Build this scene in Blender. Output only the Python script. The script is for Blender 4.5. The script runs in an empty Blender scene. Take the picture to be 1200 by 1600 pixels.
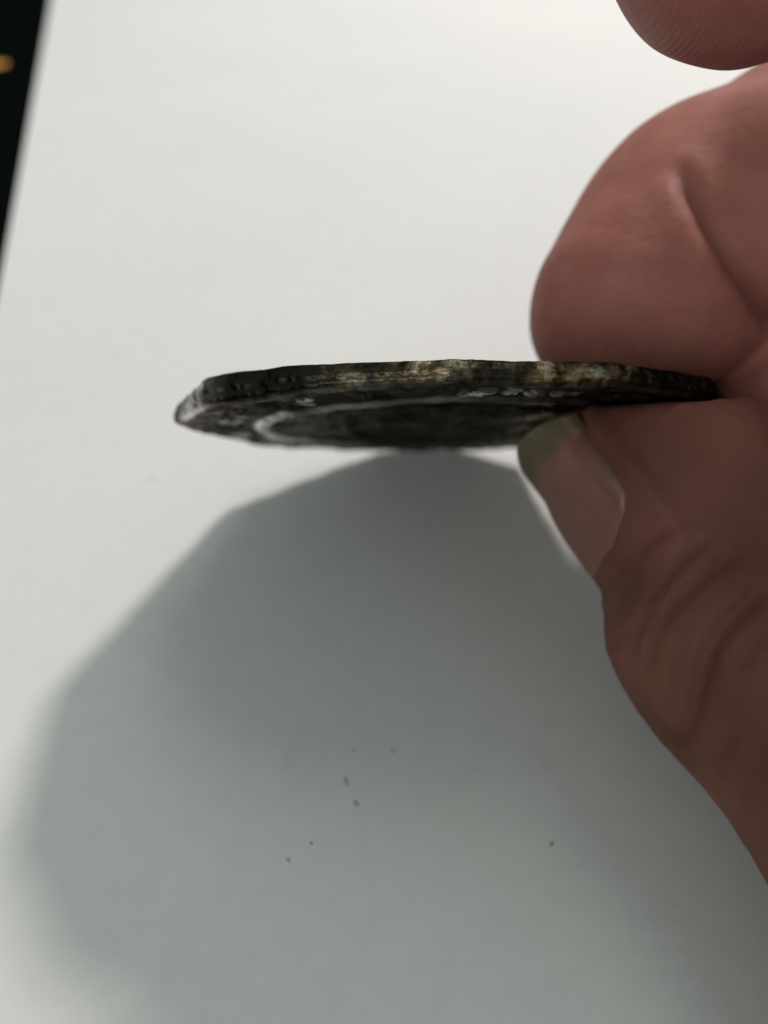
import bpy, math, random
import numpy as np
from mathutils import Vector, Matrix

MM = 0.001
TZ = -0.0009
scene = bpy.context.scene
col = scene.collection
random.seed(4); rng = np.random.default_rng(11)

# ------------------------------------------------------------------ camera
cam_d = bpy.data.cameras.new('camera'); cam = bpy.data.objects.new('camera', cam_d); col.objects.link(cam)
scene.camera = cam
PITCH = math.radians(42.0); CAM_H = 54.87
cam.location = (0, 0, CAM_H*MM)
cam.rotation_euler = (math.pi/2 - PITCH, 0, 0)
cam_d.sensor_fit = 'VERTICAL'; cam_d.sensor_height = 36.0; cam_d.lens = 36.0*1232/1600
cam_d.clip_start = 0.002; cam_d.clip_end = 20
cam_d.dof.use_dof = True; cam_d.dof.focus_distance = 0.0475; cam_d.dof.aperture_fstop = 21.0

# ------------------------------------------------------------------ light
world = bpy.data.worlds.new('World'); scene.world = world; world.use_nodes = True
bg = world.node_tree.nodes['Background']
bg.inputs[0].default_value = (0.89, 1.0, 0.95, 1); bg.inputs[1].default_value = 0.24
lamp_d = bpy.data.lights.new('desk_lamp_light', 'AREA'); lamp_d.shape = 'DISK'; lamp_d.size = 0.10
lamp_d.energy = 3.75; lamp_d.color = (1.0, 0.90, 0.88)
lamp = bpy.data.objects.new('desk_lamp_light', lamp_d); col.objects.link(lamp)
lamp.location = (0.3125, 0.519, 0.582)
lamp.rotation_euler = (Vector((0.0, 0.05, 0.0)) - lamp.location).to_track_quat('-Z', 'Y').to_euler()

ceil_d = bpy.data.lights.new('ceiling_light', 'AREA'); ceil_d.shape = 'RECTANGLE'; ceil_d.size = .5; ceil_d.size_y = .42
ceil_d.energy = 2.0; ceil_d.color = (0.90, 1.0, 0.96)
ceil = bpy.data.objects.new('ceiling_light', ceil_d); col.objects.link(ceil)
ceil.location = (0.27, 0.52, 1.2)
ceil.rotation_euler = (Vector((0.0, 0.05, 0.0)) - ceil.location).to_track_quat('-Z', 'Y').to_euler()

side_d = bpy.data.lights.new('front_fill_light', 'AREA'); side_d.shape = 'RECTANGLE'; side_d.size = 1.0; side_d.size_y = .7  # added front-left fill, lifts the contact shadow and finger; no known window
side_d.energy = 3.4; side_d.color = (0.95, 1.0, 0.98)
side = bpy.data.objects.new('front_fill_light', side_d); col.objects.link(side)
side.location = (-0.75, -0.95, 0.42)
side.rotation_euler = (Vector((0.0, 0.05, 0.0)) - side.location).to_track_quat('-Z', 'Y').to_euler()

vs = scene.view_settings
vs.view_transform = 'Standard'; vs.look = 'None'; vs.gamma = 1.0; vs.exposure = 0.18; vs.use_curve_mapping = False

# ------------------------------------------------------------------ helpers
def tag(o, label=None, cat=None, group=None, kind=None):
    if label: o['label'] = label
    if cat: o['category'] = cat
    if group: o['group'] = group
    if kind: o['kind'] = kind
    return o

def mesh_obj(name, verts, faces, mat, parent=None, smooth=True):
    me = bpy.data.meshes.new(name)
    me.from_pydata([tuple(map(float, v)) for v in verts], [], [tuple(map(int, f)) for f in faces])
    me.update()
    if smooth: me.polygons.foreach_set('use_smooth', [True]*len(me.polygons))
    o = bpy.data.objects.new(name, me); col.objects.link(o)
    if mat: me.materials.append(mat)
    if parent: o.parent = parent
    return o

class NT:
    def __init__(self, name):
        self.m = bpy.data.materials.new(name); self.m.use_nodes = True
        self.t = self.m.node_tree; self.t.nodes.clear()
        self.out = self.n('ShaderNodeOutputMaterial')
        self.b = self.n('ShaderNodeBsdfPrincipled'); self.l(self.b.outputs[0], self.out.inputs[0])
    def n(self, typ, **kw):
        nd = self.t.nodes.new(typ)
        for k, v in kw.items(): setattr(nd, k, v)
        return nd
    def l(self, a, b): self.t.links.new(a, b)
    def coord(self): return self.n('ShaderNodeTexCoord').outputs['Object']
    def noise(self, vec, scale, detail=4, rough=.55, dist=0):
        nd = self.n('ShaderNodeTexNoise'); self.l(vec, nd.inputs['Vector'])
        nd.inputs['Scale'].default_value = scale; nd.inputs['Detail'].default_value = detail
        nd.inputs['Roughness'].default_value = rough; nd.inputs['Distortion'].default_value = dist
        return nd.outputs['Fac']
    def ramp(self, fac, stops):
        r = self.n('ShaderNodeValToRGB'); self.l(fac, r.inputs[0])
        e = r.color_ramp.elements
        while len(e) < len(stops): e.new(.5)
        for el, (p, c) in zip(e, stops):
            el.position = p; el.color = c if len(c) == 4 else (*c, 1)
        return r.outputs[0]
    def mix(self, fac, a, b, blend='MIX'):
        m = self.n('ShaderNodeMix', data_type='RGBA', blend_type=blend)
        for s, v in ((m.inputs[0], fac), (m.inputs[6], a), (m.inputs[7], b)):
            if hasattr(v, 'is_linked'): self.l(v, s)
            else: s.default_value = v if isinstance(v, (int, float)) else (*v, 1)
        return m.outputs[2]
    def math(self, op, a, b=0.0):
        m = self.n('ShaderNodeMath', operation=op)
        for s, v in ((m.inputs[0], a), (m.inputs[1], b)):
            if hasattr(v, 'is_linked'): self.l(v, s)
            else: s.default_value = v
        return m.outputs[0]
    def bump(self, h, strength, dist, prev=None):
        b = self.n('ShaderNodeBump'); self.l(h, b.inputs['Height'])
        b.inputs['Strength'].default_value = strength; b.inputs['Distance'].default_value = dist
        if prev: self.l(prev, b.inputs['Normal'])
        return b.outputs[0]

# ------------------------------------------------------------------ materials
def mat_table():
    t = NT('black_flecked_table'); c = t.coord()
    v = t.n('ShaderNodeTexVoronoi'); t.l(c, v.inputs['Vector']); v.inputs['Scale'].default_value = 55
    w = t.noise(c, 300, 3)
    d = t.math('ADD', v.outputs['Distance'], t.math('MULTIPLY', w, .12))
    sep = t.n('ShaderNodeSeparateColor'); t.l(v.outputs['Color'], sep.inputs[0])
    fleck = t.math('MULTIPLY', t.math('LESS_THAN', d, .24), t.math('GREATER_THAN', sep.outputs[0], .93))
    for (fx, fy, fr) in ((-.1110, .2534, .0036), (-.0690, .1615, .0009), (-.118, .21, .0012), (-.14, .28, .002)):
        dv = t.n('ShaderNodeVectorMath', operation='DISTANCE'); t.l(c, dv.inputs[0]); dv.inputs[1].default_value = (fx, fy, TZ)
        dd = t.math('ADD', dv.outputs['Value'], t.math('MULTIPLY', w, fr*.7))
        fleck = t.math('MAXIMUM', fleck, t.math('LESS_THAN', dd, fr*1.35))
    base = t.ramp(t.noise(c, 160, 5), [(.3, (.0015, .0028, .0025)), (.75, (.004, .006, .0055))])
    t.l(t.mix(fleck, base, (.62, .33, .07)), t.b.inputs['Base Color'])
    t.b.inputs['Roughness'].default_value = .8; t.b.inputs['Specular IOR Level'].default_value = .0
    return t.m

def mat_paper():
    t = NT('white_paper'); c = t.coord()
    n1 = t.noise(c, 18, 4); n2 = t.noise(c, 420, 4, .65)
    base = t.ramp(n1, [(.3, (.745, .75, .735)), (.7, (.785, .785, .765))])
    fib = t.ramp(n2, [(.25, (.955, .955, .955)), (.6, (1, 1, 1))])
    base = t.mix(1.0, base, fib, 'MULTIPLY')
    sm = t.ramp(t.noise(c, 95, 3, .5, .8), [(.66, (0, 0, 0)), (.84, (1, 1, 1))])
    base = t.mix(t.math('MULTIPLY', sm, .22), base, (.35, .35, .33))
    t.l(base, t.b.inputs['Base Color'])
    t.b.inputs['Roughness'].default_value = .85; t.b.inputs['Specular IOR Level'].default_value = .2
    bmp = t.bump(t.noise(c, 900, 5, .7), .25, .0001)
    bmp = t.bump(t.noise(c, 14, 2), .5, .0012, bmp)
    t.l(bmp, t.b.inputs['Normal'])
    return t.m

def mat_coin():
    t = NT('tarnished_silver'); c = t.coord()
    at = t.n('ShaderNodeAttribute'); at.attribute_name = 'polish_glint'
    n1 = t.noise(c, 260, 6, .65); n2 = t.noise(c, 900, 5, .65)
    dark = t.ramp(n1, [(.3, (.03, .027, .022)), (.52, (.085, .078, .064)), (.78, (.22, .20, .17))])
    brass = t.ramp(n2, [(.34, (.09, .055, .028)), (.5, (.36, .25, .13)), (.66, (.80, .74, .56))])  # brassy edge wear and the painted rim glints
    silver = (.80, .775, .75)
    sepa = t.n('ShaderNodeSeparateColor'); t.l(at.outputs['Color'], sepa.inputs[0])
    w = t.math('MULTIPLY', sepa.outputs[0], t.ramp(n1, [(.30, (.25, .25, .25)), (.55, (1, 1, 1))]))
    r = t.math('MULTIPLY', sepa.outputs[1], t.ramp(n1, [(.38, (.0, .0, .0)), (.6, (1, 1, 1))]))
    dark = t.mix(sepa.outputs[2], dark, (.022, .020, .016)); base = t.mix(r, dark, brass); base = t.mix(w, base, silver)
    t.l(base, t.b.inputs['Base Color'])
    t.b.inputs['Metallic'].default_value = .9
    tint = t.mix(t.math('MAXIMUM', w, r), (.30, .29, .26), (.95, .93, .9))
    t.l(tint, t.b.inputs['Specular Tint'])
    rg = t.ramp(n2, [(.3, (.15, .15, .15)), (.7, (.44, .44, .44))]); t.l(rg, t.b.inputs['Roughness'])
    bmp = t.bump(n2, .8, .00016); bmp = t.bump(t.noise(c, 3000, 3), .3, .00004, bmp)
    t.l(bmp, t.b.inputs['Normal'])
    return t.m

def mat_skin():
    t = NT('skin'); c = t.coord()
    at = t.n('ShaderNodeAttribute'); at.attribute_name = 'skin'
    sepa = t.n('ShaderNodeSeparateColor'); t.l(at.outputs['Color'], sepa.inputs[0])
    red, ridge, crease = sepa.outputs[0], sepa.outputs[1], sepa.outputs[2]
    n1 = t.noise(c, 110, 4, .55); n2 = t.noise(c, 420, 4, .6)
    base = t.ramp(n1, [(.28, (.31, .122, .094)), (.5, (.37, .148, .115)), (.75, (.43, .180, .14))])
    base = t.mix(red, base, (.42, .130, .112))
    base = t.mix(t.math('MULTIPLY', t.ramp(n2, [(.42, (0, 0, 0)), (.7, (1, 1, 1))]), .55), base, (.46, .20, .15))
    tan_shade = t.ramp(n1, [(.28, (.095, .036, .022)), (.5, (.122, .046, .029)), (.75, (.16, .062, .041))])  # brown thumb skin, darkened further to paint in shade
    base = t.mix(at.outputs['Alpha'], base, tan_shade)
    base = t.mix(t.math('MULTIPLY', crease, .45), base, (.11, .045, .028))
    t.l(base, t.b.inputs['Base Color'])
    t.b.inputs['Roughness'].default_value = .58; t.b.inputs['Specular IOR Level'].default_value = .24
    t.b.subsurface_method = 'RANDOM_WALK'
    t.b.inputs['Subsurface Weight'].default_value = .18
    t.b.inputs['Subsurface Radius'].default_value = (1.0, .35, .2); t.b.inputs['Subsurface Scale'].default_value = .0022
    v = t.n('ShaderNodeTexVoronoi', feature='DISTANCE_TO_EDGE'); t.l(c, v.inputs['Vector']); v.inputs['Scale'].default_value = 1100
    bmp = t.bump(t.ramp(v.outputs['Distance'], [(0, (0, 0, 0)), (.3, (1, 1, 1))]), .05, .0001)
    bmp = t.bump(t.noise(c, 1500, 4, .65), .4, .0001, bmp)
    bmp = t.bump(t.noise(c, 380, 3), .35, .0003, bmp)
    # friction ridges on the finger pads
    nz = t.n('ShaderNodeTexWave', wave_type='BANDS', bands_direction='X'); t.l(c, nz.inputs['Vector'])
    nz.inputs['Scale'].default_value = 1000; nz.inputs['Distortion'].default_value = 4.5; nz.inputs['Detail'].default_value = 1.0; nz.inputs['Detail Scale'].default_value = .12
    bmp = t.bump(t.math('MULTIPLY', nz.outputs['Fac'], ridge), .22, .00010, bmp)
    t.l(bmp, t.b.inputs['Normal'])
    return t.m

def mat_nail():
    t = NT('finger_nail'); 
    at = t.n('ShaderNodeAttribute'); at.attribute_name = 'nail'
    sepa = t.n('ShaderNodeSeparateColor'); t.l(at.outputs['Color'], sepa.inputs[0])
    c = t.coord(); n = t.noise(c, 500, 4)
    bed = t.ramp(n, [(.3, (.185, .075, .052)), (.7, (.23, .098, .07))])
    edge = t.ramp(n, [(.3, (.085, .058, .030)), (.7, (.135, .094, .052))])
    t.l(t.mix(sepa.outputs[0], bed, edge), t.b.inputs['Base Color'])
    t.b.inputs['Roughness'].default_value = .38
    t.l(t.bump(t.noise(c, 900, 3), .2, .00006), t.b.inputs['Normal'])
    return t.m

def mat_speck():
    t = NT('grey_lint'); c = t.coord()
    t.l(t.ramp(t.noise(c, 4000, 2), [(.3, (.42, .42, .40)), (.7, (.60, .60, .57))]), t.b.inputs['Base Color'])
    t.b.inputs['Roughness'].default_value = .9
    return t.m

M_TABLE, M_PAPER, M_COIN, M_SKIN, M_NAIL, M_SPECK = mat_table(), mat_paper(), mat_coin(), mat_skin(), mat_nail(), mat_speck()

# ------------------------------------------------------------------ setting: table
def table():
    s = .75; th = .03
    v = [(-s, -s+.2, TZ), (s, -s+.2, TZ), (s, s+.2, TZ), (-s, s+.2, TZ)]
    v += [(a, b, TZ-th) for a, b, _ in v]
    f = [(0, 1, 2, 3), (7, 6, 5, 4)] + [(i, i+4, (i+1) % 4+4, (i+1) % 4) for i in range(4)]
    tag(mesh_obj('table_top', v, f, M_TABLE, smooth=False), kind='structure')
table()

# ------------------------------------------------------------------ paper sheet (slightly uneven, real thickness)
def paper():
    a = np.array([65., -232.]); a /= np.linalg.norm(a)        # along the long edge, towards the viewer
    b = np.array([-a[1], a[0]]); 
    top = np.array([-59.1, 114.]) - a*275                     # far left corner
    L, W = 440., 300.; nu, nv = 89, 61
    t = .55
    V = []
    def z(u, v):
        edge = math.exp(-((v)/9.)**2)*.10*math.sin(u*.021+.5)
        return .0 + edge*.0
    for side in (0, 1):
        for i in range(nu):
            for j in range(nv):
                p = top + a*(L*i/(nu-1)) + b*(W*j/(nv-1))
                V.append((p[0]*MM, p[1]*MM, (-t if side else 0)*MM))
    F = []
    N = nu*nv
    for i in range(nu-1):
        for j in range(nv-1):
            q = i*nv+j
            F.append((q, q+nv, q+nv+1, q+1)); F.append((N+q+1, N+q+nv+1, N+q+nv, N+q))
    for i in range(nu-1):
        for j in (0, nv-1):
            q = i*nv+j; f = (q, N+q, N+q+nv, q+nv); F.append(f if j == 0 else f[::-1])
    for j in range(nv-1):
        for i in (0, nu-1):
            q = i*nv+j; f = (q+1, N+q+1, N+q, q); F.append(f if i == 0 else f[::-1])
    o = mesh_obj('paper_sheet', V, F, M_PAPER, smooth=False)
    tag(o, 'large plain white paper sheet lying on the black flecked table', 'paper')
paper()

# ------------------------------------------------------------------ coin
CC = np.array([5.417, 55.406, 14.93])
E1 = np.array([0.99965, 0.02594, -0.00488]); E2 = np.array([0.02236, -0.73416, 0.67861]); NF = np.array([0.01402, -0.67848, -0.73449])
CR = 22.0; CT = 1.35
def cut_radius(th):
    d = np.degrees(th) % 360
    r = np.ones_like(d)*CR
    def chord(a0, a1, r0, r1):
        p0 = np.array([r0*math.cos(math.radians(a0)), r0*math.sin(math.radians(a0))])
        p1 = np.array([r1*math.cos(math.radians(a1)), r1*math.sin(math.radians(a1))])
        e = p1-p0; nn = np.array([e[1], -e[0]]); nn /= np.linalg.norm(nn); k = nn@p0
        m = (d >= a0) & (d <= a1)
        rr = k/np.maximum(.2, nn[0]*np.cos(th)+nn[1]*np.sin(th))
        r[m] = rr[m]
    cs = ((0, 21.7), (17, 22.3), (42, 22.2), (68, 22.15), (95, 22.1), (119, 22.0), (143, 22.45), (172, 22.75), (218, 22.8), (257, 22.05), (280, 22.0), (300, 21.7), (330, 19.3), (360, 21.7))
    for (a0, r0), (a1, r1) in zip(cs[:-1], cs[1:]): chord(a0, a1, r0, r1)
    k = np.array([1, 2, 3, 2, 1.]); k /= k.sum()
    rp = np.concatenate([r[-2:], r, r[:2]])
    return np.convolve(rp, k, 'valid')

def vnoise(shape_pts, seed, cell):
    """cheap smooth value noise on 2D points"""
    g = np.random.default_rng(seed).random((256, 256))
    p = shape_pts/cell; i = np.floor(p).astype(int); f = p-i; f = f*f*(3-2*f)
    def at(a, b): return g[(i[..., 0]+a) % 256, (i[..., 1]+b) % 256]
    return ((at(0, 0)*(1-f[..., 0])+at(1, 0)*f[..., 0])*(1-f[..., 1])+(at(0, 1)*(1-f[..., 0])+at(1, 1)*f[..., 0])*f[..., 1])*2-1

def coin():
    nt = 900
    th = np.linspace(0, 2*math.pi, nt, endpoint=False)
    R = cut_radius(th) + .05*vnoise(np.stack([th*30, th*0], -1), 3, 1.)
    fr = np.concatenate([np.linspace(0.02, .70, 46), np.linspace(.706, .985, 72)])
    T, Fq = np.meshgrid(th, fr, indexing='ij')
    rad = Fq*R[:, None]
    xy = np.stack([rad*np.cos(T), rad*np.sin(T)], -1)
    def sstep(a, b, x): 
        t = np.clip((x-a)/(b-a), 0, 1); return t*t*(3-2*t)
    h = np.zeros_like(rad)
    r = rad
    # raised outer border, worn away in places
    wear = .5+.5*vnoise(np.stack([T*6, T*0], -1), 8, 1.)
    h += (.16+.10*wear)*sstep(20.1, 20.8, r)
    # worn legend: blunt strokes in a band inside the border
    leg = np.zeros_like(h); g = np.random.default_rng(21)
    a = 0.
    while a < 358:
        wdt = g.uniform(3.6, 5.6)
        if g.random() < .88:
            hh = g.uniform(.2, .38)
            for s in range(g.integers(2, 4)):
                ang = math.radians(a+g.uniform(.4, wdt-.8)); r0 = 18.55+g.uniform(-.15, .2)
                dth = (T-ang+math.pi) % (2*math.pi)-math.pi
                u = dth*18.6; v = r-r0; sl = g.uniform(-.6, .6)
                if g.random() < .6:
                    m = np.exp(-((u-sl*v)/.27)**4)*np.exp(-(v/1.0)**4)
                else:
                    m = np.exp(-((v-g.choice([-.8, 0, .8]))/.25)**4)*np.exp(-(u/.65)**4)
                leg = np.maximum(leg, hh*m)
        a += wdt+.8
    h += leg*(.75+.25*wear)
    # raised inner circle and dished field
    ring = np.exp(-((r-15.7)/.62)**4)
    h += ring*.34
    h -= .22*sstep(15.4, 10., r)
    # worn central device: shield outline with quarters
    x, y = xy[..., 0], xy[..., 1]
    sh = np.maximum(np.abs(x)-8.5, np.maximum(y-9.5, -y-9.5+.05*x*x))
    h += .30*np.exp(-(sh/.5)**4) + .12*(sh < 0)
    h += .28*np.exp(-(x/.45)**4)*(sh < 0) + .28*np.exp(-((y-.6)/.45)**4)*(sh < 0)
    for cx, cy in ((-4.3, 5.), (4.3, 5.), (-4.2, -4.2), (4.2, -4.2)):
        q = ((x-cx)/2.3)**2+((y-cy)/2.7)**2
        h += .34*np.exp(-q**2)*(1+.4*vnoise(xy, 31, .9))
    # dents, flow and corrosion
    h += .08*vnoise(xy, 5, 3.1)+.07*vnoise(xy, 6, 1.1)+.03*vnoise(xy, 7, .45)
    pits = vnoise(xy, 12, 1.6); h -= .2*sstep(.55, .85, pits)
    h *= sstep(22.6, 21.6, r)*.6+.4
    dg = np.degrees(T) % 360
    lit = .12+np.exp(-((dg-180)/52)**4)+.6*np.exp(-((dg-305)/22)**2)  # ring brightest at left: reflection of lit paper painted into the polish
    polish_glint = np.clip(ring*1.5*lit*(.65+.5*vnoise(xy, 15, 4.)) + .7*sstep(.3, .6, leg/.38*1.)*sstep(-.2, .5, vnoise(xy, 16, 2.6)), 0, 1)
    edgep = sstep(.94, .985, Fq)*.25
    V = []; C = []
    def put(x, y, hgt): return (CC + E1*x + E2*y + NF*hgt)*MM
    V.append(put(0, 0, h[:, 0].mean())); C.append((0, 0, 0))
    nf = len(fr)
    P = CC + xy[..., 0:1]*E1 + xy[..., 1:2]*E2 + h[..., None]*NF
    for i in range(nt):
        for j in range(nf):
            V.append(P[i, j]*MM); C.append((float(polish_glint[i, j]), float(edgep[i, j]), 0))
    F = []
    for i in range(nt):
        k = (i+1) % nt
        F.append((0, 1+i*nf, 1+k*nf))
        for j in range(nf-1):
            F.append((1+i*nf+j, 1+i*nf+j+1, 1+k*nf+j+1, 1+k*nf+j))
    # rim, chamfered and hammered: rows from the front edge to the back edge, then the back
    rows = [(.992, .04), (1.0, -.10), (1.006, -.32), (1.004, -.6), (1.007, -.9), (1.003, -1.2), (1.0, -1.45), (.993, -1.66), (.975, -1.75), (.93, -1.72), (.9, -1.62), (.5, -1.66), (.02, -1.66)]
    rows = [rows[0]] + [(float(np.interp(z, [-q[1] for q in rows[1:9]], [q[0] for q in rows[1:9]])), -float(z)) for z in np.linspace(.10, 1.75, 20)] + rows[9:]
    prev = [1+i*nf+nf-1 for i in range(nt)]
    deg = np.degrees(th)
    rim_glint = .95*np.exp(-((deg-101)/11)**4)+.25*np.exp(-((deg-88)/9)**2)+1.6*np.exp(-((deg-74)/9)**4) + .4*np.exp(-((deg-22)/7)**2)  # golden glints along the rim, painted into the colour
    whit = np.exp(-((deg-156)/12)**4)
    for kr, (m, z) in enumerate(rows):
        z *= CT/1.75
        thick = 1+.55*np.exp(-((deg-143)/26)**2)*min(1., max(0., (m-.5)*2.5))
        tp = np.stack([th*CR, np.full(nt, z*1.)], -1)
        amp = 1. if kr < 21 else .3
        dent = amp*(.11*vnoise(tp, 41, 2.2)+.08*vnoise(tp, 42, .8)+.07*vnoise(tp, 43, .33))
        zz = z*thick + .06*vnoise(np.stack([th*CR, th*0], -1), 44, 2.5)*(1-z/1.5*.3)*(1 if kr < 22 else 0)
        rr = R*m+dent
        Q = CC + (rr*np.cos(th))[:, None]*E1 + (rr*np.sin(th))[:, None]*E2 + zz[:, None]*NF
        start = len(V)
        patch = .5+.5*vnoise(tp, 51, 1.8)
        for i in range(nt):
            V.append(Q[i]*MM); C.append((float(np.clip(whit[i]*(.8+.9*patch[i]), 0, 1)), float(np.clip(rim_glint[i]*(.25+1.1*patch[i]), 0, 1)) if 0 < kr < 22 else 0., float(.85*(1-whit[i])) if 0 < kr < 22 else 0.))
        cur = [start+i for i in range(nt)]
        for i in range(nt):
            k = (i+1) % nt; F.append((prev[i], cur[i], cur[k], prev[k]))
        prev = cur
    F.append(tuple(prev))
    o = mesh_obj('coin', V, F, M_COIN)
    ca = o.data.color_attributes.new('polish_glint', 'FLOAT_COLOR', 'POINT')
    ca.data.foreach_set('color', np.array([(*c, 1) for c in C], np.float32).ravel())
    import bmesh
    bm = bmesh.new(); bm.from_mesh(o.data); bmesh.ops.recalc_face_normals(bm, faces=bm.faces); bm.to_mesh(o.data); bm.free()
    tag(o, 'dark tarnished hammered silver coin leaning on its edge, pinched in the fingers', 'coin')
coin()

# ------------------------------------------------------------------ hand (signed distance field -> one continuous skin)
def cone(P, a, b, ra, rb):
    a = np.asarray(a, np.float32); b = np.asarray(b, np.float32); ba = b-a
    t = np.clip(((P-a)@ba)/(ba@ba), 0, 1)
    d = P-a-t[..., None]*ba
    return np.sqrt((d*d).sum(-1)) - (ra+(rb-ra)*t)
def ell(P, c, r, ax=None):
    d = P-np.asarray(c, np.float32)
    if ax is not None: d = d@np.asarray(ax, np.float32).T
    r = np.asarray(r, np.float32)
    k0 = np.sqrt(((d/r)**2).sum(-1)); k1 = np.sqrt(((d/(r*r))**2).sum(-1))+1e-6
    return k0*(k0-1)/k1
def smin(a, b, k):
    h = np.maximum(k-np.abs(a-b), 0)/k
    return np.minimum(a, b)-h*h*k*.25
def smax(a, b, k): return -smin(-a, -b, k)

# joints in mm
TH = dict(tip=(20.0, 43.6, 17.0), ip=(26.5, 33.2, 12.4), mcp=(35.4, 11.8, 12.6), cmc=(78., 8., 22.))
MI = dict(tip=(19.2, 58.0, 24.2), dip=(27.0, 65.2, 28.4), pip=(49., 75., 38.), mcp=(92., 56., 47.))
IX = dict(tip=(19.4, 52.2, 50.9), dip=(40., 60., 54.), pip=(64., 64., 60.), mcp=(94., 46., 64.))
RI = dict(tip=(34.6, 55.6, 17.2), dip=(46., 66., 17.), pip=(66., 74., 22.), mcp=(94., 58., 28.))
LI = dict(tip=(45., 52., 8.6), dip=(54., 62., 8.8), pip=(68., 68., 10.5), mcp=(94., 56., 13.))
WR = (158., 34., 38.)
THA = np.array(TH['tip'])-np.array(TH['ip']); THA /= np.linalg.norm(THA)
THD = np.array([-.86, -.40, -.22]); THD -= THA*(THD@THA); THD /= np.linalg.norm(THD)
THS = np.cross(THA, THD)

def hand_sdf(P):
    P = P.astype(np.float32)
    # palm and wrist
    palm = cone(P, IX['mcp'], (150, 30, 48), 11, 15)
    palm = smin(palm, cone(P, MI['mcp'], WR, 11.5, 17), 10)
    palm = smin(palm, cone(P, RI['mcp'], (152, 36, 32), 11, 16), 10)
    palm = smin(palm, cone(P, LI['mcp'], (148, 36, 24), 10, 14), 10)
    palm = smin(palm, cone(P, WR, (305, 24, 46), 21, 28), 12)
    thenar = cone(P, TH['cmc'], (140, 26, 36), 14, 16)
    palm = smin(palm, thenar, 12)
    def finger(J, r, pad, k=2.2):
        t, d, p, m = J['tip'], J['dip'], J['pip'], J['mcp']
        f = cone(P, t, d, r[0], r[1])
        f = smin(f, cone(P, d, p, r[1]*.99, r[2]), k)
        f = smin(f, cone(P, p, m, r[2]*.98, r[3]), k*1.5)
        t, d, p = map(np.array, (t, d, p))
        f = smin(f, ell(P, d, (r[1]*1.04,)*3), 2)
        f = smin(f, ell(P, p, (r[2]*1.06,)*3), 3)
        return smin(f, palm, 7)
    mi = finger(MI, (7.35, 9.0, 9.6, 11), 0)
    mi = smin(mi, ell(P, (23.6, 60.4, 26.2), (8., 8.2, 8.)), 5.)
    mi = smin(mi, ell(P, (40., 68.5, 29.5), (10., 8., 9.)), 3.)
    mi = smin(mi, ell(P, (31.4, 61.7, 31.2), (9.4, 9.4, 9.4)), .9)
    cdist = ((P-CC)@NF).astype(np.float32); rxy = np.sqrt(((P-CC)@E1)**2+((P-CC)@E2)**2).astype(np.float32)
    fade = np.maximum(rxy-CR-1.5, 0)*1.2
    mi = smax(mi, cdist+CT+.1-fade, 1.2)
    ix = finger(IX, (7.6, 8.2, 9.2, 11), 0)
    ri = finger(RI, (7.8, 8.2, 9.0, 10.5), 0)
    li = finger(LI, (6.6, 6.9, 7.6, 9.3), 0)
    th = cone(P, TH['tip'], TH['ip'], 8.3, 9.2)
    th = smin(th, ell(P, np.array(TH['tip'])+THA*1.0-THD*.6, (9.2, 9.2, 8.6)), 2)
    th = smin(th, cone(P, TH['ip'], TH['mcp'], 8.9, 11.0), 3)
    th = smin(th, ell(P, np.array(TH['ip'])+THD*0+THA*2.2, (9.1, 9.1, 9.1)), 2.5)
    th = smin(th, cone(P, TH['mcp'], TH['cmc'], 11.5, 15), 6)
    # flatten the nail side of the thumb
    dn = (P-np.array(TH['tip'], np.float32))@THD.astype(np.float32)
    ds = (P-np.array(TH['tip'], np.float32))@THA.astype(np.float32)
    nailplane = dn-6.5-np.clip(-ds, 0, 30)*.16-np.maximum(-ds-4.0, 0)*1.3
    th = smax(th, nailplane.astype(np.float32), 4.)
    th = smin(th, palm, 9)
    th = smax(th, .1-cdist-fade*.6, 1.2)
    d = smin(mi, ix, 1.2); d = smin(d, ri, .9); d = smin(d, li, .9); d = smin(d, th, .8)
    # skin pressed flat against the coin
    slab = np.maximum(np.abs(cdist+CT/2)-CT/2-.12, rxy-CR-.35)
    d = smax(d, -slab, .7)
    # stay above the paper
    d = smax(d, (.35-P[..., 2]).astype(np.float32), 1.)
    return d

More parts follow.
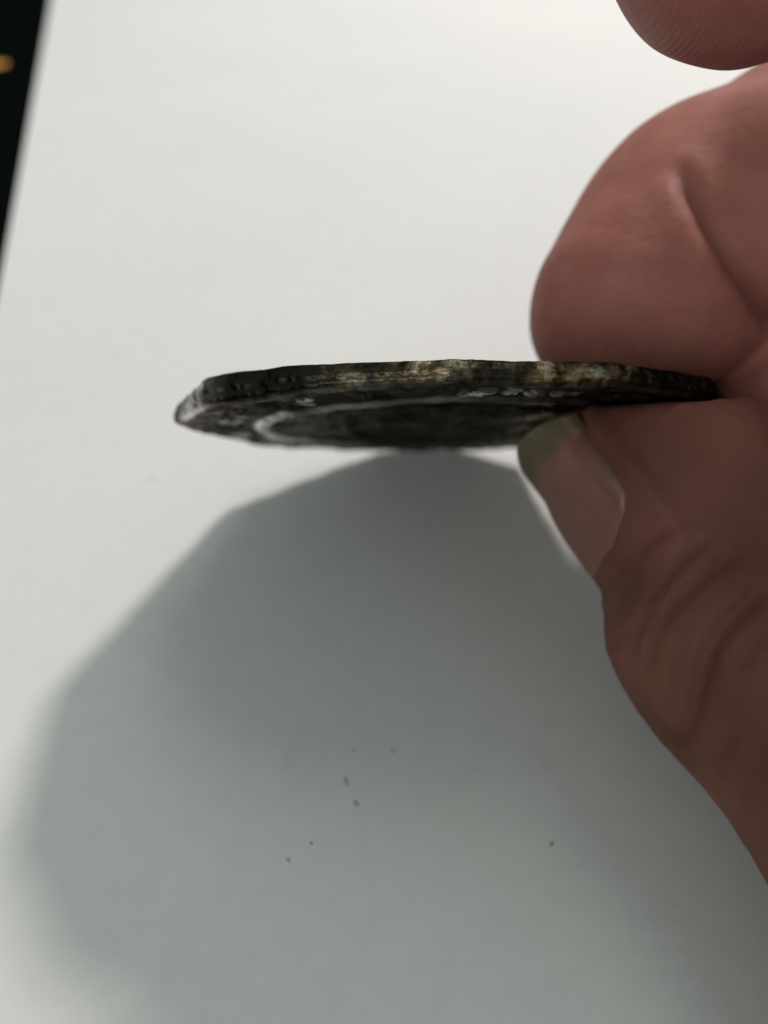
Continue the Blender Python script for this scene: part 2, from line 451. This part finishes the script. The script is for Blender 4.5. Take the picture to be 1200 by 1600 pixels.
def surface_nets(lo, hi, h):
    nx, ny, nz = [int((b-a)/h)+1 for a, b in zip(lo, hi)]
    D = np.empty((nx, ny, nz), np.float32)
    Y, Z = np.meshgrid(lo[1]+h*np.arange(ny), lo[2]+h*np.arange(nz), indexing='ij')
    for i0 in range(0, nx, 16):
        n = min(16, nx-i0)
        P = np.empty((n, ny, nz, 3), np.float32)
        P[..., 0] = (lo[0]+h*(i0+np.arange(n)))[:, None, None]; P[..., 1] = Y; P[..., 2] = Z
        D[i0:i0+n] = hand_sdf(P)
    S = D < 0
    cnt = sum(S[a:nx-1+a, b:ny-1+b, c:nz-1+c].astype(np.int8) for a in (0, 1) for b in (0, 1) for c in (0, 1))
    act = (cnt > 0) & (cnt < 8)
    idx = np.full(act.shape, -1, np.int64); cells = np.argwhere(act); idx[act] = np.arange(len(cells))
    acc = np.zeros((len(cells), 3)); num = np.zeros(len(cells))
    corners = [(a, b, c) for a in (0, 1) for b in (0, 1) for c in (0, 1)]
    for ca in corners:
        for ax in range(3):
            if ca[ax]: continue
            cb = list(ca); cb[ax] = 1
            va = D[tuple((cells+ca).T)]; vb = D[tuple((cells+cb).T)]
            m = (va < 0) != (vb < 0)
            t = va/np.where(m, va-vb, 1)
            p = np.tile(np.array(ca, float), (len(cells), 1)); p[:, ax] = t
            acc[m] += p[m]; num[m] += 1
    V = (cells+acc/num[:, None])*h+np.array(lo)
    F = []
    for ax in range(3):
        o1, o2 = [(1, 2), (2, 0), (0, 1)][ax]
        sl0 = [slice(None)]*3; sl1 = [slice(None)]*3
        sl0[ax] = slice(0, -1); sl1[ax] = slice(1, None)
        s0, s1 = S[tuple(sl0)], S[tuple(sl1)]
        e = np.argwhere(s0 != s1)
        ok = np.all([(e[:, o] > 0) & (e[:, o] < D.shape[o]-1) for o in (o1, o2)], axis=0); e = e[ok]
        flip = s0[tuple(e.T)]
        def cid(d1, d2):
            q = e.copy(); q[:, o1] += d1; q[:, o2] += d2; return idx[tuple(q.T)]
        quad = np.stack([cid(-1, -1), cid(0, -1), cid(0, 0), cid(-1, 0)], 1)
        quad[~flip] = quad[~flip][:, ::-1]
        F.append(quad)
    return V, np.concatenate(F)

def hand():
    V, F = surface_nets((6., -17., -1.), (336., 100., 86.), .95)
    me = bpy.data.meshes.new('tmp'); me.from_pydata(V.tolist(), [], F.tolist()); me.update()
    tmp = bpy.data.objects.new('tmp', me); col.objects.link(tmp)
    sub = tmp.modifiers.new('s', 'SUBSURF'); sub.levels = 1; sub.render_levels = 1
    dg = bpy.context.evaluated_depsgraph_get()
    me2 = bpy.data.meshes.new_from_object(tmp.evaluated_get(dg)); bpy.data.objects.remove(tmp); bpy.data.meshes.remove(me)
    n = len(me2.vertices); X = np.empty(n*3, np.float32); me2.vertices.foreach_get('co', X); X = X.reshape(-1, 3).astype(np.float64)
    def grad(X):
        e = .25; g = np.stack([hand_sdf(X+np.eye(3)[i]*e)-hand_sdf(X-np.eye(3)[i]*e) for i in range(3)], -1)
        return g/(np.linalg.norm(g, axis=1)[:, None]+1e-9)
    N = grad(X)
    for _ in range(2): X = X-N*np.clip(hand_sdf(X), -.4, .4)[:, None]*.9
    disp = np.zeros(n); cre = np.zeros(n)
    def creases(o, ax, up, offs, wid, dep, angw, rmax, tilt=0., seed=0):
        """grooves across a finger: planes normal to ax at the given offsets, centred round direction up"""
        nonlocal disp, cre
        o = np.array(o, float); ax = np.array(ax, float); ax /= np.linalg.norm(ax)
        up = np.array(up, float); up -= ax*(up@ax); up /= np.linalg.norm(up); sd = np.cross(ax, up)
        q = X-o; s = q@ax; u = q@up; w = q@sd; rr = np.sqrt(u*u+w*w); phi = np.arctan2(w, u)
        near = rr < rmax
        g = np.random.default_rng(seed)
        for of in offs:
            wob = of+tilt*phi*6+.5*np.sin(phi*2.3+g.uniform(0, 6))+.22*np.sin(phi*6.1+g.uniform(0, 6))
            c0 = g.uniform(-.25, .25); am = angw*g.uniform(.75, 1.15)
            m = np.exp(-((phi-c0)/am)**4)*near
            gk = np.exp(-((s-wob)/wid)**2)*m
            k = g.uniform(.65, 1.2)
            disp -= dep*k*gk; disp += dep*k*.45*np.exp(-((s-wob-wid*1.9)/(wid*1.4))**2)*m
            cre = np.maximum(cre, gk*k)
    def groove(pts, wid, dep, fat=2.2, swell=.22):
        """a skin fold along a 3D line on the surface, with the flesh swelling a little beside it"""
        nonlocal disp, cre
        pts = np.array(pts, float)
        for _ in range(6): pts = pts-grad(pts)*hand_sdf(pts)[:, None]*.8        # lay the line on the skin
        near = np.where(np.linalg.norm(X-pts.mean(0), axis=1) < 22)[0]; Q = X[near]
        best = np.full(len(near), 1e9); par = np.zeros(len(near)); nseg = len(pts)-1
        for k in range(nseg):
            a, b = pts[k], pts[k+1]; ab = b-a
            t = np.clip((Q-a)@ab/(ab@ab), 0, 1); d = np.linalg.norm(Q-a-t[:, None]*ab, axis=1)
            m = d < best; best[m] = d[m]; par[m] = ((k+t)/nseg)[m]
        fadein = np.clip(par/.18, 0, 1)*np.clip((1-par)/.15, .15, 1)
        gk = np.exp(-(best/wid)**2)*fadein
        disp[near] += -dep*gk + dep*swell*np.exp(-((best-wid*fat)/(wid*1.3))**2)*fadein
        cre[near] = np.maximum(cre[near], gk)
    groove([[21.2, 59.9, 35.7], [21.6, 57.2, 34.6], [22.7, 54.6, 32.9], [24.4, 53.1, 30.7], [26.9, 52.8, 27.9], [28.9, 53.9, 25.8], [31, 55.5, 23.5]], .75, .8, 3., .04)
    groove([[19.5, 34.1, 22.4], [18.6, 33.9, 21.9], [16.7, 32.9, 19.8], [15.6, 32.0, 17.3], [15.2, 31.5, 15.6], [15.1, 30.9, 13.8]], .38, .26)
    groove([[21.0, 33.1, 22.8], [20.1, 32.8, 22.3], [18.2, 32.0, 20.7], [16.7, 31.4, 18.8], [16.0, 30.8, 17.2], [15.7, 30.1, 15.5], [15.8, 29.4, 13.8]], .42, .34)
    groove([[22.4, 30.6, 22.4], [21.4, 30.3, 22.0], [19.9, 29.6, 20.8], [18.8, 28.9, 19.5], [18.1, 28.0, 17.7], [17.7, 27.0, 15.6], [17.6, 26.4, 13.2], [17.6, 26.6, 11.1], [18., 27., 9.5]], .5, .5)
    groove([[22.2, 28.3, 21.4], [21.2, 28.1, 20.7], [20.2, 27.7, 19.8], [19.4, 26.7, 18.2]], .38, .22)
    groove([[19.5, 24.9, 15.9], [19.2, 24.6, 14.3], [19.1, 24.6, 12.6], [19.6, 24.2, 10.8]], .4, .22)
    groove([[17.4, 35.4, 21.4], [16.4, 35.4, 19.7], [15.5, 35.0, 17.5]], .35, .14)
    creases(TH['ip'], THA, THD+THS*-.55, (-9.3, -5.4, -2.1, 1., 4.6), .3, .06, .8, 15, .22, 9)
    # low soft unevenness of flesh
    def n3(s, seed):
        a = vnoise(X[:, [0, 1]]+seed*3.1, seed, s); b = vnoise(X[:, [1, 2]]+seed*1.7, seed+1, s); c = vnoise(X[:, [2, 0]], seed+2, s); return (a+b+c)/3
    disp += .28*n3(5., 61)+.10*n3(2.2, 71)
    # skin fold round the thumb nail
    q = X-np.array(TH['tip']); sN = q@THA; uN = q@THD; wN = q@THS; ph = np.abs(np.arctan2(wN, uN)); rN = np.hypot(uN, wN)
    dout = np.maximum((ph-1.0)*rN, -3.4-sN)
    disp += .32*np.exp(-((dout-.75)/.55)**2)*(rN < 13)*(sN > -6)*(sN < 6.5)
    X = X+N*disp[:, None]
    me2.vertices.foreach_set('co', (X*MM).astype(np.float32).ravel()); me2.update(); me2.name = 'hand'
    red = np.zeros(n)
    for c, r in ((TH['tip'], 12), (MI['tip'], 12), (IX['tip'], 13), (RI['tip'], 12), (LI['tip'], 11), (MI['dip'], 7), (TH['ip'], 5)):
        red = np.maximum(red, np.exp(-(np.linalg.norm(X-np.array(c), axis=1)/r)**2))
    red = np.clip(red*(.7+.5*n3(4., 81)), 0, 1)
    ridge = np.zeros(n)
    # browner thumb back, its shade painted in darker too; pink pad and other fingers
    P32 = X.astype(np.float32)
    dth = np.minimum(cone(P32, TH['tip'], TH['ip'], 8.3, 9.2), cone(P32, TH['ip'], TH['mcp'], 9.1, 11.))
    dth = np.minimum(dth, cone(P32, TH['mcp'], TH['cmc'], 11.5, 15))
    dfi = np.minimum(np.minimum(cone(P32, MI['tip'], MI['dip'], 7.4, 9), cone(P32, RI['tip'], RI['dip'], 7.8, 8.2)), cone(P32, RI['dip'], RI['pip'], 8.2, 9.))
    tan_shade = np.clip((dfi-dth)/3.+.5, 0, 1)*np.clip(1.2-dth/6., 0, 1)
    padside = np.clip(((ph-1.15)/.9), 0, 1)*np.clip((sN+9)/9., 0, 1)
    tan_shade = np.clip(tan_shade*(1-.6*padside)*(.9+.25*n3(3.5, 91)), 0, 1)
    tan_shade = np.maximum(tan_shade, 0.)
    ridge = np.maximum(ridge, np.exp(-(np.linalg.norm(X-(np.array(IX['tip'])+[1, -5, -5]), axis=1)/9.)**4))
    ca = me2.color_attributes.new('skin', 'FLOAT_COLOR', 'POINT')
    ca.data.foreach_set('color', np.stack([red, ridge, np.clip(cre, 0, 1), tan_shade], 1).astype(np.float32).ravel())
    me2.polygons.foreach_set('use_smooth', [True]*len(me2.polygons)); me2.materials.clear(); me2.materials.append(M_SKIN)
    o = bpy.data.objects.new('hand', me2); col.objects.link(o)
    tag(o, 'bare right hand reaching in over the paper, pinching the coin between thumb and finger', 'hand')
    return o
HAND = hand()

def nail(name, tip, A, Dr, smin_, smax_, half, rise, parent, dirty=0.):
    """curved nail plate that follows the flesh: found by marching outwards from the bone axis"""
    tip = np.array(tip, float); Sd = np.cross(A, Dr)
    ns, na = 30, 25
    s = np.linspace(smin_, smax_, ns); ph = np.linspace(-half, half, na)
    Sg, Pg = np.meshgrid(s, ph, indexing='ij')
    # rounded base and tip outline
    Sg = Sg + (1-((Sg-smin_)/(smax_-smin_)))*2.8*np.abs(Pg/half)**4 - ((Sg-smin_)/(smax_-smin_))*2.3*np.abs(Pg/half)**2
    dirs = np.cos(Pg)[..., None]*Dr + np.sin(Pg)[..., None]*Sd
    base = tip + np.minimum(Sg, 5.0)[..., None]*A
    r = np.full(Sg.shape, 2.); 
    for _ in range(40):
        r = np.minimum(r - hand_sdf(base+dirs*r[..., None])*.8, 10.5)
    # beyond the flesh keep the radius of the last supported row
    for i in range(1, ns): r[i] = np.where(Sg[i] > 3., np.maximum(r[i], r[i-1]-.10), r[i])
    lift = rise*(.35+.65*np.clip((Sg-smin_)/(smax_-smin_), 0, 1)) - .5*np.clip((np.abs(Pg/half)-.88)/.12, 0, 1) - .5*np.clip(1-(Sg-smin_)/1.2, 0, 1)*0
    edge_in = np.clip(1-(np.arange(ns)[:, None])/2.5, 0, 1)*.5
    P = tip + Sg[..., None]*A + dirs*(r+lift-edge_in)[..., None]
    Q = P - dirs*.45
    V = np.concatenate([P.reshape(-1, 3), Q.reshape(-1, 3)])*MM; n0 = ns*na
    F = []
    for i in range(ns-1):
        for j in range(na-1):
            q = i*na+j; F += [(q, q+1, q+na+1, q+na), (n0+q, n0+q+na, n0+q+na+1, n0+q+1)]
    for i in range(ns-1):
        for j in (0, na-1):
            q = i*na+j; F.append((q, q+na, n0+q+na, n0+q) if j == 0 else (q+na, q, n0+q, n0+q+na))
    for j in range(na-1):
        for i in (0, ns-1):
            q = i*na+j; F.append((q+1, q, n0+q, n0+q+1) if i == 0 else (q, q+1, n0+q+1, n0+q))
    o = mesh_obj(name, V, F, M_NAIL, parent)
    t = (Sg-smin_)/(smax_-smin_)
    e = np.clip((t-.74+.06*np.abs(Pg/half))/.07, 0, 1); e = np.maximum(e, .8*np.clip((np.abs(Pg/half)-.86)/.1, 0, 1))
    c = np.zeros((2*n0, 4), np.float32); c[:, 3] = 1; c[:n0, 0] = e.ravel()*dirty; c[n0:, 0] = e.ravel()*dirty
    ca = o.data.color_attributes.new('nail', 'FLOAT_COLOR', 'POINT'); ca.data.foreach_set('color', c.ravel())
    return o

tn = nail('thumb_nail', TH['tip'], THA, THD, -2.9, 8.8, 1.0, .35, HAND, 1.)
tn['label'] = 'thumb nail with dirty olive free edge'
def other_nail(J, up):
    A = np.array(J['tip'])-np.array(J['dip']); A /= np.linalg.norm(A)
    D = np.array(up, float); D -= A*(D@A); D /= np.linalg.norm(D)
    nail('finger_nail', J['tip'], A, D, -5.5, 4.6, .7, .05, HAND)
other_nail(MI, (-.2, .9, -.35)); other_nail(IX, (-.1, .95, .45)); other_nail(RI, (-.1, .75, -.6)); other_nail(LI, (-.2, .9, -.2))

# ------------------------------------------------------------------ lint specks on the paper
def speck(x, y, r, seed, st=1., rot=0.):
    g = np.random.default_rng(seed); n = 9
    V = [(0, 0, .10*r)]
    for k, (m, z) in enumerate(((.55, .28*r), (1., .02))):
        for i in range(n):
            a = 2*math.pi*i/n; rr = r*m*(.6+.6*g.random())
            u, w = rr*math.cos(a)*st, rr*math.sin(a)
            V.append((u*math.cos(rot)-w*math.sin(rot), u*math.sin(rot)+w*math.cos(rot), z*(.7+.5*g.random())))
    V[0] = (0, 0, .3*r)
    F = [(0, 1+i, 1+(i+1) % n) for i in range(n)] + [(1+i, 1+n+i, 1+n+(i+1) % n, 1+(i+1) % n) for i in range(n)]
    F.append(tuple(1+n+i for i in range(n))[::-1])
    o = mesh_obj('lint_speck', [(a*MM, b*MM, c*MM) for a, b, c in V], F, M_SPECK)
    o.location = (x*MM, y*MM, .02*MM)
    tag(o, 'tiny grey lint speck lying on the white paper', 'speck', 'lint specks on the paper')
for i, (x, y, r, st, ro) in enumerate(((-25.1, 66.2, .2, 1.3, 1.), (4.3, 59.3, .24, 1., 0), (-2.1, 28.8, .17, 1.8, 1.9), (-5.2, 25.8, .15, 1., 0), (.7, 33.1, .17, 1.2, .4),
        (11.8, 25.7, .17, 1.6, .6), (-2.9, 30.6, .13, 3., 1.9), (-6.7, 24.6, .13, 2.2, 2.4), (-2.4, 33.2, .11, 1.2, 0), (-36., 92., .2, 1.5, .3))):
    speck(x, y, r, i+3, st, ro)
